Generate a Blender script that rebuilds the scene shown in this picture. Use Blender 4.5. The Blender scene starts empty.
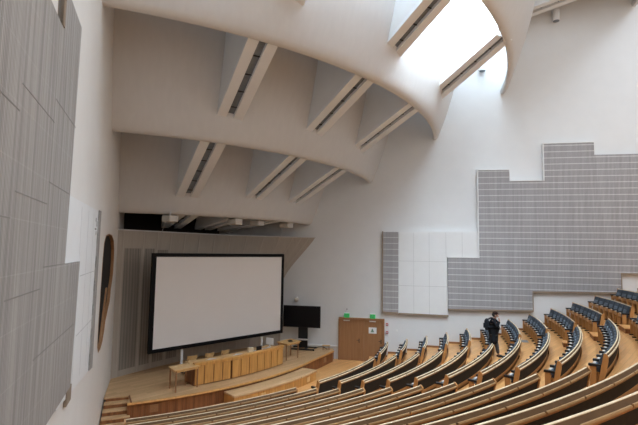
import bpy, bmesh, math, random
from mathutils import Vector, Matrix
R_ = math.radians
random.seed(7)
scn = bpy.context.scene
col = scn.collection
VIS = None          # filled below: which seats are in sight

# ---------------------------------------------------------------- hall frame
O = Vector((-12.058, 27.369))          # centre of all the seating arcs
CZ = 5.9                               # eye height above the front floor datum
def bd(a): return Vector((math.sin(R_(a)), math.cos(R_(a))))
def P(R, th, z=0.0):
    d = bd(th); return (O.x + d.x*R, O.y + d.y*R, z)
RWO, RWA = Vector((3.0, 24.75)), 101.343      # right wall origin, bearing outwards
LWO, LWA = Vector((-7.5, 16.5)), -19.5        # left wall origin, bearing towards the stage
def rw(s, n=0.0, z=0.0):                      # n = distance off the wall, into the room
    u = bd(RWA); q = RWO + u*s; nn = Vector((-u.y, u.x)) * -1
    return (q.x + nn.x*n, q.y + nn.y*n, z)
RN = Vector((bd(RWA).y, -bd(RWA).x))          # into the room
LN = Vector((bd(LWA).y, -bd(LWA).x))          # into the room
def lw(s, n=0.0, z=0.0):
    q = LWO + bd(LWA)*s + LN*n; return (q.x, q.y, z)
def rw(s, n=0.0, z=0.0):
    q = RWO + bd(RWA)*s + RN*n; return (q.x, q.y, z)
ROWR = lambda j: 16.042 + j
TOP = lambda j: CZ - 4.671 + 0.1851*j + 0.00881*j*j
FL = lambda j: TOP(j) - 0.87

# ---------------------------------------------------------------- materials
def sock(n, name): return n.inputs[name]
def mat(name, color, rough=.6, spec=.4, kind=None, c2=None, scale=1.0, metal=0.0, bump=0.0, emit=None, estr=0, coat=0):
    m = bpy.data.materials.new(name); m.use_nodes = True
    nt = m.node_tree; bs = nt.nodes['Principled BSDF']
    bs.inputs['Roughness'].default_value = rough
    bs.inputs['Specular IOR Level'].default_value = spec
    bs.inputs['Metallic'].default_value = metal
    bs.inputs['Coat Weight'].default_value = coat
    c = (*color, 1); c2 = (*(c2 or [x*.8 for x in color]), 1)
    bs.inputs['Base Color'].default_value = c
    tc = nt.nodes.new('ShaderNodeTexCoord')
    mp = nt.nodes.new('ShaderNodeMapping'); nt.links.new(tc.outputs['Object'], mp.inputs[0])
    nz = nt.nodes.new('ShaderNodeTexNoise'); nt.links.new(mp.outputs[0], nz.inputs['Vector'])
    nz.inputs['Detail'].default_value = 4
    sc_ = (scale, scale, scale)
    if kind == 'grain_x': sc_ = (scale*.12, scale, scale)
    if kind == 'grain_z': sc_ = (scale, scale, scale*.08)
    mp.inputs['Scale'].default_value = sc_
    nz.inputs['Scale'].default_value = 1.0
    rp = nt.nodes.new('ShaderNodeValToRGB'); nt.links.new(nz.outputs['Fac'], rp.inputs[0])
    rp.color_ramp.elements[0].position = .32; rp.color_ramp.elements[1].position = .68
    rp.color_ramp.elements[0].color = c2; rp.color_ramp.elements[1].color = c
    nt.links.new(rp.outputs[0], bs.inputs['Base Color'])
    if bump:
        bp = nt.nodes.new('ShaderNodeBump'); bp.inputs['Strength'].default_value = bump
        bp.inputs['Distance'].default_value = .01
        nt.links.new(nz.outputs['Fac'], bp.inputs['Height']); nt.links.new(bp.outputs[0], bs.inputs['Normal'])
    if emit:
        bs.inputs['Emission Color'].default_value = (*emit, 1); bs.inputs['Emission Strength'].default_value = estr
    return m

def node(nt, t, **kw):
    n = nt.nodes.new(t)
    for k, v_ in kw.items():
        if k in n.inputs: n.inputs[k].default_value = v_
        else: setattr(n, k, v_)
    return n

def polar_planks(name, ca, cb, width, length, rough=.35, spec=.5, gap=.6):
    """boards laid along the arcs about the hall's centre (object space = world space)"""
    m = bpy.data.materials.new(name); m.use_nodes = True; nt = m.node_tree; bs = nt.nodes['Principled BSDF']
    tc = node(nt, 'ShaderNodeTexCoord'); sx = node(nt, 'ShaderNodeSeparateXYZ'); nt.links.new(tc.outputs['Object'], sx.inputs[0])
    def mth(op, a, b=None):
        n = node(nt, 'ShaderNodeMath', operation=op)
        for i, q in enumerate((a, b)):
            if q is None: continue
            if isinstance(q, (int, float)): n.inputs[i].default_value = q
            else: nt.links.new(q, n.inputs[i])
        return n.outputs[0]
    # straight boards, running along the bearing of the hall's cross direction (41 degrees)
    a = R_(41.3); X = sx.outputs[0]; Y = sx.outputs[1]
    u = mth('ADD', mth('MULTIPLY', X, math.sin(a)), mth('MULTIPLY', Y, math.cos(a)))
    w = mth('ADD', mth('MULTIPLY', X, math.cos(a)), mth('MULTIPLY', Y, -math.sin(a)))
    cb_ = node(nt, 'ShaderNodeCombineXYZ'); nt.links.new(u, cb_.inputs[0]); nt.links.new(w, cb_.inputs[1])
    br = node(nt, 'ShaderNodeTexBrick'); nt.links.new(cb_.outputs[0], br.inputs['Vector'])
    br.inputs['Scale'].default_value = 1.0; br.inputs['Brick Width'].default_value = length; br.inputs['Row Height'].default_value = width
    br.inputs['Mortar Size'].default_value = .004; br.inputs['Mortar Smooth'].default_value = .6
    br.inputs['Color1'].default_value = (*ca, 1); br.inputs['Color2'].default_value = (*cb, 1)
    br.inputs['Mortar'].default_value = (*[x*gap for x in cb], 1)
    mp = node(nt, 'ShaderNodeMapping'); nt.links.new(cb_.outputs[0], mp.inputs[0]); mp.inputs['Scale'].default_value = (1.2, 14, 1)
    nz = node(nt, 'ShaderNodeTexNoise', Scale=1.0, Detail=4.0); nt.links.new(mp.outputs[0], nz.inputs['Vector'])
    mx = node(nt, 'ShaderNodeMixRGB', blend_type='MULTIPLY'); mx.inputs[0].default_value = .35
    nt.links.new(br.outputs['Color'], mx.inputs[1]); nt.links.new(nz.outputs['Fac'], mx.inputs[2])
    g = node(nt, 'ShaderNodeMixRGB', blend_type='MULTIPLY'); g.inputs[0].default_value = 1; g.inputs[2].default_value = (1.2, 1.2, 1.2, 1)
    nt.links.new(mx.outputs[0], g.inputs[1]); nt.links.new(g.outputs[0], bs.inputs['Base Color'])
    bs.inputs['Roughness'].default_value = rough; bs.inputs['Specular IOR Level'].default_value = spec
    return m

def slat_mat(name, base, line, slot, rowh, lineh, slotw, axis='X', streak=.3, rough=.75):
    """perforated acoustic board: rows of fine upright slots parted by plain lines; object space X = along wall, Z = up"""
    m = bpy.data.materials.new(name); m.use_nodes = True; nt = m.node_tree; bs = nt.nodes['Principled BSDF']
    tc = node(nt, 'ShaderNodeTexCoord'); sx = node(nt, 'ShaderNodeSeparateXYZ'); nt.links.new(tc.outputs['Object'], sx.inputs[0])
    def mth(op, a, b=None, c=None):
        n = node(nt, 'ShaderNodeMath', operation=op)
        for i, q in enumerate((a, b, c)):
            if q is None: continue
            if isinstance(q, (int, float)): n.inputs[i].default_value = q
            else: nt.links.new(q, n.inputs[i])
        return n.outputs[0]
    X = sx.outputs[0]; Z = sx.outputs[2]
    fz = mth('MODULO', mth('ADD', Z, 40*rowh), rowh)
    isline = mth('LESS_THAN', fz, lineh)
    fx = mth('MODULO', mth('ADD', X, 400*slotw), slotw)
    isslot = mth('LESS_THAN', fx, slotw*.45)
    a = node(nt, 'ShaderNodeMixRGB'); nt.links.new(isslot, a.inputs[0]); a.inputs[1].default_value = (*base, 1); a.inputs[2].default_value = (*slot, 1)
    b_ = node(nt, 'ShaderNodeMixRGB'); nt.links.new(isline, b_.inputs[0]); nt.links.new(a.outputs[0], b_.inputs[1]); b_.inputs[2].default_value = (*line, 1)
    mp = node(nt, 'ShaderNodeMapping'); nt.links.new(tc.outputs['Object'], mp.inputs[0]); mp.inputs['Scale'].default_value = (11, 11, .30)
    nz = node(nt, 'ShaderNodeTexNoise', Scale=1.0, Detail=3.0); nt.links.new(mp.outputs[0], nz.inputs['Vector'])
    rp = node(nt, 'ShaderNodeValToRGB'); nt.links.new(nz.outputs['Fac'], rp.inputs[0])
    rp.color_ramp.elements[0].position = .35; rp.color_ramp.elements[1].position = .65
    rp.color_ramp.elements[0].color = (1-streak, 1-streak, 1-streak, 1); rp.color_ramp.elements[1].color = (1, 1, 1, 1)
    mx = node(nt, 'ShaderNodeMixRGB', blend_type='MULTIPLY'); mx.inputs[0].default_value = 1
    nt.links.new(b_.outputs[0], mx.inputs[1]); nt.links.new(rp.outputs[0], mx.inputs[2])
    nt.links.new(mx.outputs[0], bs.inputs['Base Color']); bs.inputs['Roughness'].default_value = rough
    bs.inputs['Specular IOR Level'].default_value = .2
    return m

M = {}
M['plaster'] = mat('plaster', (.74,.755,.765), .8, .2, c2=(.72,.735,.745), scale=1.5, bump=.15)
M['plaster_warm'] = mat('plaster_warm', (.75,.73,.70), .85, .2, c2=(.73,.705,.675), scale=1.2)
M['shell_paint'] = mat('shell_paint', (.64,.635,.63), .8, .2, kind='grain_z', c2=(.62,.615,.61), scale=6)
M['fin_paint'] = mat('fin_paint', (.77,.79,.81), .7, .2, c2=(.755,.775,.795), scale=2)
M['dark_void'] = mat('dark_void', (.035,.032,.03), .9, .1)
M['vent'] = mat('vent', (.20,.23,.27), .5, .4, c2=(.16,.185,.22), scale=8)
M['wood'] = mat('wood', (.50,.25,.085), .42, .45, kind='grain_z', c2=(.42,.205,.07), scale=14)
M['wood_row'] = mat('wood_row', (.36,.17,.055), .5, .25, kind='grain_z', c2=(.29,.135,.045), scale=10)
M['wood_lip'] = mat('wood_lip', (.43,.26,.115), .4, .5, c2=(.36,.21,.09), scale=6)
M['wood_pale'] = mat('wood_pale', (.90,.75,.52), .35, .5, c2=(.72,.58,.38), scale=6)
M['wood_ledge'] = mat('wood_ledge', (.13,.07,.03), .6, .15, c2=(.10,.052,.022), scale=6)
M['wood_desk'] = mat('wood_desk', (.70,.37,.11), .42, .4, kind='grain_z', c2=(.52,.26,.075), scale=12)
M['wood_top'] = mat('wood_top', (.72,.46,.20), .4, .4, c2=(.64,.39,.16), scale=5)
M['wood_fascia'] = mat('wood_fascia', (.33,.135,.05), .45, .4, kind='grain_z', c2=(.17,.065,.025), scale=9)
M['wood_door'] = mat('wood_door', (.36,.185,.085), .5, .4, kind='grain_z', c2=(.30,.15,.065), scale=12)
M['wood_dark'] = mat('wood_dark', (.17,.08,.035), .5, .4, c2=(.12,.055,.025), scale=6)
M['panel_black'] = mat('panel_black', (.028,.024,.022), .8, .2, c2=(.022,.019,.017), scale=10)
M['black'] = mat('black', (.012,.012,.013), .45, .4)
M['screen_black'] = mat('screen_black', (.006,.006,.007), .6, .15)
M['tv_glass'] = mat('tv_glass', (.006,.006,.008), .3, .2)
M['screen_white'] = mat('screen_white', (.80,.765,.74), .9, .1, c2=(.79,.755,.73), scale=1)
M['white'] = mat('white', (.82,.83,.84), .45, .4, c2=(.80,.81,.82))
M['offwhite'] = mat('offwhite', (.62,.59,.55), .6, .3, c2=(.58,.55,.51))
M['seat_blue'] = mat('seat_blue', (.075,.092,.112), .85, .2, c2=(.065,.08,.098), scale=20)
M['seat_blue_lit'] = mat('seat_blue_lit', (.15,.185,.225), .85, .25, c2=(.13,.16,.20), scale=20)  # seat fabric with the skylight's brightening put into its colour
M['metal'] = mat('metal', (.55,.56,.57), .3, .5, metal=.9)
M['trim_brown'] = mat('trim_brown', (.30,.23,.17), .7, .2)
M['wood_trim'] = mat('wood_trim', (.33,.16,.07), .5, .3)
M['green_sign'] = mat('green_sign', (.03,.38,.12), .4, .4, c2=(.03,.35,.11), emit=(.05,.9,.25), estr=.10)
M['red'] = mat('red', (.55,.03,.04), .5, .4)
M['skylight_dim'] = mat('skylight_dim', (.5,.55,.6), .3, .4, emit=(.85,.93,1.0), estr=.12)
M['skylight'] = mat('skylight_glass', (.8,.85,.9), .3, .4, emit=(.90,.96,1.0), estr=1.25)
M['lampglass'] = mat('lampglass', (.75,.72,.66), .4, .4)
M['skin'] = mat('skin', (.42,.24,.17), .6, .3, c2=(.38,.21,.15))
M['coat'] = mat('coat', (.014,.016,.021), .9, .15)
M['trousers'] = mat('trousers', (.10,.103,.11), .9, .15)
M['cap'] = mat('cap', (.035,.02,.018), .9, .1)
M['bag'] = mat('bag', (.018,.022,.03), .8, .2)
M['floor_wood'] = polar_planks('floor_wood', (.74,.39,.145), (.60,.295,.10), .14, 1.6, rough=.33)
M['stage_wood'] = polar_planks('stage_wood', (.68,.45,.245), (.55,.345,.175), .16, 1.5, rough=.5)
M['slats_r'] = slat_mat('grey_slotted_board', (.42,.412,.42), (.60,.60,.605), (.28,.272,.28), .318, .042, .057, streak=.14)
M['slats_l'] = slat_mat('grey_slotted_board_near', (.45,.428,.405), (.445,.423,.40), (.33,.31,.29), .62, .012, .045, streak=.30)
M['white_board'] = mat('white_board', (.76,.765,.765), .75, .2, c2=(.74,.745,.745), scale=3)
M['seam'] = mat('seam', (.28,.265,.25), .8, .1)
M['seam_pale'] = mat('seam_pale', (.55,.55,.55), .8, .1)

def stage_shell_mat():
    m = slat_mat('grooved_shell_board', (.40,.355,.31), (.36,.32,.28), (.34,.30,.26), 30, .0, .14, streak=.22)
    return m
M['batten'] = mat('batten', (.50,.45,.395), .7, .2, c2=(.47,.42,.37))
M['shell'] = mat('shell_board', (.46,.41,.355), .7, .2, kind='grain_z', c2=(.42,.37,.32), scale=9)

# ---------------------------------------------------------------- mesh builder
class MB:
    def __init__(s): s.v = []; s.f = []; s.mi = []; s.cur = 0
    def add(s, vs, fs):
        o = len(s.v); s.v += [tuple(x) for x in vs]
        for f in fs: s.f.append([o+i for i in f]); s.mi.append(s.cur)
        return s
    def hexa(s, a):     # 8 corners: 4 bottom ccw, 4 top ccw
        return s.add(a, [(3,2,1,0),(4,5,6,7),(0,1,5,4),(1,2,6,5),(2,3,7,6),(3,0,4,7)])
    def box(s, c, d, rz=0.0):
        cx, cy, cz = c; dx, dy, dz = [x/2 for x in d]; ca, sa = math.cos(rz), math.sin(rz)
        pts = []
        for z in (-dz, dz):
            for x, y in ((-dx,-dy),(dx,-dy),(dx,dy),(-dx,dy)):
                pts.append((cx+x*ca-y*sa, cy+x*sa+y*ca, cz+z))
        return s.hexa(pts)
    def prism(s, pts, off):     # polygon (3d points) pushed along off
        n = len(pts); q = [tuple(Vector(p)+Vector(off)) for p in pts]
        return s.add(list(pts)+q, [tuple(range(n))[::-1], tuple(range(n, 2*n))] + [(i,(i+1)%n,n+(i+1)%n,n+i) for i in range(n)])
    def sweep(s, prof, t0, t1, n, rfun=None):   # closed profile [(R,z)...] swept about O
        k = len(prof); vs = []
        for i in range(n+1):
            th = t0+(t1-t0)*i/n
            for (r, z) in prof: vs.append(P(r+(rfun(th) if rfun else 0), th, z))
        fs = []
        for i in range(n):
            for a in range(k):
                b = (a+1) % k; fs.append((i*k+a, i*k+b, (i+1)*k+b, (i+1)*k+a))
        fs.append(tuple(range(k))[::-1]); fs.append(tuple(n*k+i for i in range(k)))
        return s.add(vs, fs)
    def arcbox(s, r0, r1, z0, z1, t0, t1, n): return s.sweep([(r0,z0),(r1,z0),(r1,z1),(r0,z1)], t0, t1, n)
    def tube(s, a, b, r, n=10, r2=None):
        a = Vector(a); b = Vector(b); d = (b-a).normalized(); u = d.orthogonal().normalized(); w = d.cross(u); r2 = r if r2 is None else r2
        vs = []
        for c, rr in ((a, r), (b, r2)):
            for i in range(n):
                t = 2*math.pi*i/n; vs.append(c+u*math.cos(t)*rr+w*math.sin(t)*rr)
        fs = [(i,(i+1)%n,n+(i+1)%n,n+i) for i in range(n)]+[tuple(range(n))[::-1], tuple(range(n,2*n))]
        return s.add(vs, fs)
    def ball(s, c, r, nu=14, nv=9, sx=1, sy=1, sz=1):
        vs = [(c[0], c[1], c[2]-r*sz)]
        for j in range(1, nv):
            ph = math.pi*j/nv
            for i in range(nu):
                t = 2*math.pi*i/nu; vs.append((c[0]+r*sx*math.sin(ph)*math.cos(t), c[1]+r*sy*math.sin(ph)*math.sin(t), c[2]-r*sz*math.cos(ph)))
        vs.append((c[0], c[1], c[2]+r*sz)); L = len(vs)-1; fs = []
        for i in range(nu):
            fs.append((0, 1+(i+1)%nu, 1+i)); fs.append((L, L-nu+i, L-nu+(i+1)%nu))
            for j in range(nv-2):
                a = 1+j*nu; fs.append((a+i, a+(i+1)%nu, a+nu+(i+1)%nu, a+nu+i))
        return s.add(vs, fs)
    def build(s, name, mats, parent=None, bevel=0.0, smooth=False, seg=2):
        me = bpy.data.meshes.new(name)
        off = Vector((0,0,0))
        if parent is not None:
            top = parent
            while top.parent is not None: top = top.parent
            if not top.get('_local') and top.type == 'EMPTY': off = Vector(top.location)
        me.from_pydata([tuple(Vector(p)-off) for p in s.v], [], s.f)
        if not isinstance(mats, (list, tuple)): mats = [mats]
        for m in mats: me.materials.append(m)
        for i, p in enumerate(me.polygons): p.material_index = s.mi[i]; p.use_smooth = smooth
        bm = bmesh.new(); bm.from_mesh(me); bmesh.ops.recalc_face_normals(bm, faces=bm.faces); bm.to_mesh(me); bm.free()
        o = bpy.data.objects.new(name, me); col.objects.link(o)
        if parent is not None: o.parent = parent
        if bevel:
            b = o.modifiers.new('bevel', 'BEVEL'); b.width = bevel; b.segments = seg; b.limit_method = 'ANGLE'; b.angle_limit = R_(35)
        if smooth:
            try: me.set_sharp_from_angle(angle=R_(40))
            except Exception: pass
        return o
def root_off(o):
    v_ = Vector((0,0,0))
    while o is not None:
        v_ += Vector(o.location); o = o.parent
    return v_

def empty(name, loc, label, cat, group=None, rz=0.0, local=False):
    o = bpy.data.objects.new(name, None); col.objects.link(o); o.location = loc; o.rotation_euler = (0,0,rz)
    o.empty_display_size = .2
    o['label'] = label; o['category'] = cat
    if group: o['group'] = group
    if local: o['_local'] = 1
    return o
def tag(o, label=None, cat=None, group=None, kind=None):
    if label: o['label'] = label
    if cat: o['category'] = cat
    if group: o['group'] = group
    if kind: o['kind'] = kind
    return o
def structure(o): o['kind'] = 'structure'; return o
ORD = ['first','second','third','fourth','fifth','sixth','seventh','eighth','ninth','tenth','eleventh','twelfth','thirteenth','fourteenth','fifteenth','sixteenth','seventeenth','eighteenth','nineteenth','twentieth','twenty first','twenty second']

# ================================================================= THE SETTING
# ---- floor: one terraced wooden floor
def wall_theta(R, off, side):
    """bearing about O at which the arc of radius R meets the line off metres inside a side wall"""
    if side == 'r': P0, d = RWO + RN*off, bd(RWA)
    else: P0, d = LWO + LN*off, -bd(LWA)
    w = P0 - O; B = w.dot(d); C = w.dot(w)-R*R; t = -B+math.sqrt(max(B*B-C, 0)); q = w+d*t
    return math.degrees(math.atan2(q.x, q.y))
fb = MB()
fb.arcbox(4.0, 15.1, -.3, .1, 90, 168, 60)
for j in range(0, 16):
    r0 = 15.1 if j == 0 else ROWR(j-1)+.02
    r1 = ROWR(j)+.02
    t0 = wall_theta(r1, -.05, 'r'); t1 = wall_theta(r1, -.05, 'l')
    fb.arcbox(r0, r1, -.3, FL(min(j, 15)), t0-.3, t1+.3, 60)
fb.arcbox(ROWR(15)+.02, 46, -.3, FL(15), 97, 164, 40)
structure(fb.build('floor', M['floor_wood']))

# ---- right wall (plaster slab, 0.4 m thick)
def wall_frame(o, origin, ang, nrm):
    """put an object built in (along, out, up) coordinates onto a wall"""
    u = bd(ang); o.matrix_world = Matrix(((u.x, nrm.x, 0, origin.x), (u.y, nrm.y, 0, origin.y), (0, 0, 1, 0), (0,0,0,1)))
    return o
w = MB(); w.box((6, -.2, 12.5), (40, .4, 26)); o = w.build('wall_right', M['plaster']); wall_frame(o, RWO, RWA, RN); structure(o)
# thin skirting seen along the foot of the right wall
for i, (s0, s1, z) in enumerate(((.75, 2.2, .36),)+tuple((wall_s, wall_s+1.06, FL(j)) for j, wall_s in [(j, 0) for j in range(0)])):
    pass
def s_on_wall(R):
    d = bd(RWA); w_ = RWO-O; B = w_.dot(d); C = w_.dot(w_)-R*R; return -B+math.sqrt(B*B-C)
sk = MB()
for j in range(0, 14):
    a = s_on_wall(15.1 if j == 0 else ROWR(j-1)+.02); b = s_on_wall(ROWR(j)+.02)
    sk.box(((a+b)/2, .012, FL(j)+.05), (b-a, .024, .10))
o = sk.build('baseboard_right', M['wood_trim']); wall_frame(o, RWO, RWA, RN); structure(o)

# ---- left wall with the free-form opening
hole = [(-2.75,5.6),(-2.6,6.05),(-2.2,6.3),(-1.2,6.38),(-.2,6.36),(.55,6.2),(.95,5.85),(1.08,5.4),(1.05,4.95),(.75,4.62),(.45,4.42),(.42,4.2),(.2,3.95),(-.4,3.68),(-.95,3.4),(-1.2,3.1),(-1.55,2.85),(-2.1,2.72),(-2.6,2.72),(-2.88,2.95),(-2.92,3.6),(-2.85,4.6)]
bm = bmesh.new()
outer = [(-26,-1),(9,-1),(9,25),(-26,25)]
def loop(pts, y=0.0):
    vs = [bm.verts.new((x, y, z)) for x, z in pts]; return [bm.edges.new((vs[i], vs[(i+1)%len(vs)])) for i in range(len(vs))]
es = loop(outer)+loop(hole)
bmesh.ops.triangle_fill(bm, use_beauty=True, edges=es)
ext = bmesh.ops.extrude_face_region(bm, geom=list(bm.faces))
bmesh.ops.translate(bm, verts=[g for g in ext['geom'] if isinstance(g, bmesh.types.BMVert)], vec=(0,-.45,0))
bmesh.ops.recalc_face_normals(bm, faces=bm.faces)
me = bpy.data.meshes.new('wall_left'); bm.to_mesh(me); bm.free(); me.materials.append(M['plaster_warm'])
o = bpy.data.objects.new('wall_left', me); col.objects.link(o); wall_frame(o, LWO, LWA, LN); structure(o)
# its wooden lining and dark pane
lin = MB(); n = len(hole); cx = sum(p[0] for p in hole)/n; cz = sum(p[1] for p in hole)/n
inn = [(x+(cx-x)*.018, z+(cz-z)*.018) for x, z in hole]
vs = [(x, .006, z) for x, z in hole]+[(x, -.12, z) for x, z in hole]+[(x, .006, z) for x, z in inn]+[(x, -.12, z) for x, z in inn]
fs = []
for i in range(n):
    k = (i+1) % n
    fs += [(i, k, 2*n+k, 2*n+i), (2*n+i, 2*n+k, 3*n+k, 3*n+i), (n+i, n+k, 3*n+k, 3*n+i), (i, k, n+k, n+i)]
lin.add(vs, fs)
win = lin.build('window_1', M['wood_door']); wall_frame(win, LWO, LWA, LN); structure(win)
pn = MB(); pn.add([(x, -.10, z) for x, z in inn], [tuple(range(n))]).add([(x, -.11, z) for x, z in hole], [tuple(range(n))])
o = pn.build('pane', M['dark_void']); o.parent = win
pn = MB(); pn.hexa([(-1.62,-.10,2.86),(-1.5,-.10,2.86),(-1.5,-.05,2.86),(-1.62,-.05,2.86),(-.40,-.10,4.50),(-.28,-.10,4.50),(-.28,-.05,4.50),(-.40,-.05,4.50)]); o = pn.build('mullion', M['wood_door']); o.parent = win
pn = MB(); pn.box((-2.5,-.07,4.1),(.05,.05,2.5)); o = pn.build('mullion', M['black']); o.parent = win

# ---- stage back shell: upright concave board, its right side flaring forward along the right wall
C_ = [(-8.30,18.72),(-7.75,19.75),(-7.1,20.8),(-6.35,22.0),(-5.5,23.2),(-4.6,24.3),(-3.6,25.15),(-2.75,25.6),(-2.05,25.72)]
def shell_pt(u, z):
    k = u*(len(C_)-1); i = min(int(k), len(C_)-2); f = k-i
    x = C_[i][0]*(1-f)+C_[i+1][0]*f; y = C_[i][1]*(1-f)+C_[i+1][1]*f
    t = min(max((z-3.9)/2.75, 0), 1); g = t*t*(3-2*t)*.35+t**1.5*.65
    wgt = max(0, (u-.45)/.55)**2
    dx, dy = 1.86*g*wgt, -.36*g*wgt
    # the whole top leans a little forward
    lean = .28*t*t*math.sin(math.pi*u)
    return (x+dx+lean*.74, y+dy-lean*.67, z)
sb = MB(); NU, NZ = 64, 26; z0, z1 = .6, 6.66
vs = []
for side, dd in ((0, 0), (1, .12)):
    for i in range(NU+1):
        for k in range(NZ+1):
            x, y, z = shell_pt(i/NU, z0+(z1-z0)*k/NZ)
            vs.append((x-.7*dd, y+.7*dd, z))
N1 = (NU+1)*(NZ+1); fs = []
for i in range(NU):
    for k in range(NZ):
        a = i*(NZ+1)+k; fs.append((a, a+NZ+1, a+NZ+2, a+1)); fs.append((N1+a, N1+a+1, N1+a+NZ+2, N1+a+NZ+1))
for i in range(NU):
    for k in (0, NZ):
        a = i*(NZ+1)+k; fs.append((a, a+NZ+1, N1+a+NZ+1, N1+a))
for k in range(NZ):
    for i in (0, NU):
        a = i*(NZ+1)+k; fs.append((a, a+1, N1+a+1, N1+a))
sb.add(vs, fs); o = sb.build('wall_back', M['shell'], smooth=True); structure(o)
tb = MB()
for i in range(48):
    a, b = shell_pt(i/48, z1), shell_pt((i+1)/48, z1)
    q = lambda p_, d, dz: (p_[0]+.7*d, p_[1]-.7*d, p_[2]+dz)
    tb.hexa([q(a,-.09,-.02),q(b,-.09,-.02),q(b,.04,-.02),q(a,.04,-.02),q(a,-.09,.03),q(b,-.09,.03),q(b,.04,.03),q(a,.04,.03)])
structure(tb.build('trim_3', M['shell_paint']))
# plain upright battens and darker perforated strips on the shell
gb = MB()
for u in (.028,.135,.205,.275,.345,.42,.50,.58,.66,.74,.82,.885,.93,.968):
    for k in range(NZ):
        za = z0+(z1-z0)*k/NZ; zb = z0+(z1-z0)*(k+1)/NZ
        a, b = shell_pt(u, za), shell_pt(u, zb); a2, b2 = shell_pt(min(u+.006, 1), za), shell_pt(min(u+.006, 1), zb)
        q = lambda p_, d: (p_[0]+.7*d, p_[1]-.7*d, p_[2])
        gb.hexa([q(a,-.005), q(a2,-.005), q(a2,.018), q(a,.018), q(b,-.005), q(b2,-.005), q(b2,.018), q(b,.018)])
o = gb.build('trim_1', M['batten']); structure(o)
gb = MB()
for u0, u1, zt in ((.040,.128,5.9),(.146,.198,5.9),(.214,.268,5.85),(.284,.338,5.6)):
    for k in range(18):
        za = .9+(zt-.9)*k/18; zb = .9+(zt-.9)*(k+1)/18
        q = lambda p_, d: (p_[0]+.7*d, p_[1]-.7*d, p_[2])
        for h in range(3):
            ua = u0+(u1-u0)*h/3; ub = u0+(u1-u0)*(h+1)/3
            gb.add([q(shell_pt(ua,za),.008), q(shell_pt(ub,za),.008), q(shell_pt(ub,zb),.008), q(shell_pt(ua,zb),.008)], [(0,1,2,3)])
M['shell_slot'] = slat_mat('shell_slotted', (.34,.305,.265), (.33,.29,.25), (.27,.24,.21), 5, .0, .07, streak=.18)
o = gb.build('trim_2', M['shell_slot']); structure(o)

# ---- ceiling: concentric hanging shells with daylight between them
RIM = {'A': (11.75,.037,7.36), 'B': (15.18,.0195,9.7), 'C': (18.68,.0146,12.0), 'D': (22.18,.014,14.35), 'E': (28.6,.012,18.6)}
def rimR(k, th): a, c, z = RIM[k]; return a-c*(th-100)
def lean(h): return .41*h-.027*h*h
HT = 6.0
def shell_sheet(k, t0, t1, extra=HT):
    zk = RIM[k][2]; n = 72; prof = []
    T = .30
    hs = [0,.05,.15,.4,.8,1.4,2.2,3.2,4.4,extra]
    outer_ = [(lean(h)+(0 if h > .1 else -.07+.07*h/.1*1.0), zk+h) for h in hs]
    inner_ = [(lean(h)-T+(0 if h > .1 else .07), zk+h) for h in hs]
    inner_[0] = (-T+.10, zk); outer_[0] = (-.10, zk)
    prof = outer_+inner_[::-1]
    mb = MB(); mb.sweep(prof, t0, t1, n, rfun=lambda th: rimR(k, th))
    return mb
for k in 'ABCDE':
    zk = RIM[k][2]
    t0 = wall_theta(rimR(k, 100), -.1, 'r'); t1 = wall_theta(rimR(k, 158), -.1, 'l')
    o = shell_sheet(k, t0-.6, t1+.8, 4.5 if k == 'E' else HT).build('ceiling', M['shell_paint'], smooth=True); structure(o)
# roof slabs over the channels, each with a run of skylights
keys = ['S','A','B','C','D','E']
def rtop(k, th):
    if k == 'S': return 6.2
    return rimR(k, th)+lean(HT if k != 'E' else 4.5)-.15
def ztop(k):
    if k == 'S': return 11.6
    return RIM[k][2]+(HT if k != 'E' else 4.5)
roof = MB()
for a, b in zip(keys, keys[1:]):
    n = 48; vs = []
    for dz in (0, .25):
        for i in range(n+1):
            th = 97+66*i/n; vs += [P(rtop(a, th)-.1, th, ztop(a)+dz), P(rtop(b, th)+.1, th, ztop(b)+dz)]
    m_ = 2*(n+1); fs = []
    for i in range(n):
        q = 2*i; fs += [(q,q+2,q+3,q+1), (m_+q,m_+q+1,m_+q+3,m_+q+2)]
        fs += [(q,m_+q,m_+q+2,q+2), (q+1,q+3,m_+q+3,m_+q+1)]
    roof.add(vs, fs)
structure(roof.build('ceiling', M['plaster']))
rr = MB(); rr.arcbox(29.5, 48, 22.9, 23.2, 96, 166, 40); structure(rr.build('ceiling', M['plaster']))
# wall behind the stage shell, up into the roof (its shade painted in as near-black)
bk = MB(); bk.arcbox(6.0, 6.3, 0, 12.2, 84, 172, 30); structure(bk.build('wall_behind_stage', M['dark_void']))

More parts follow.
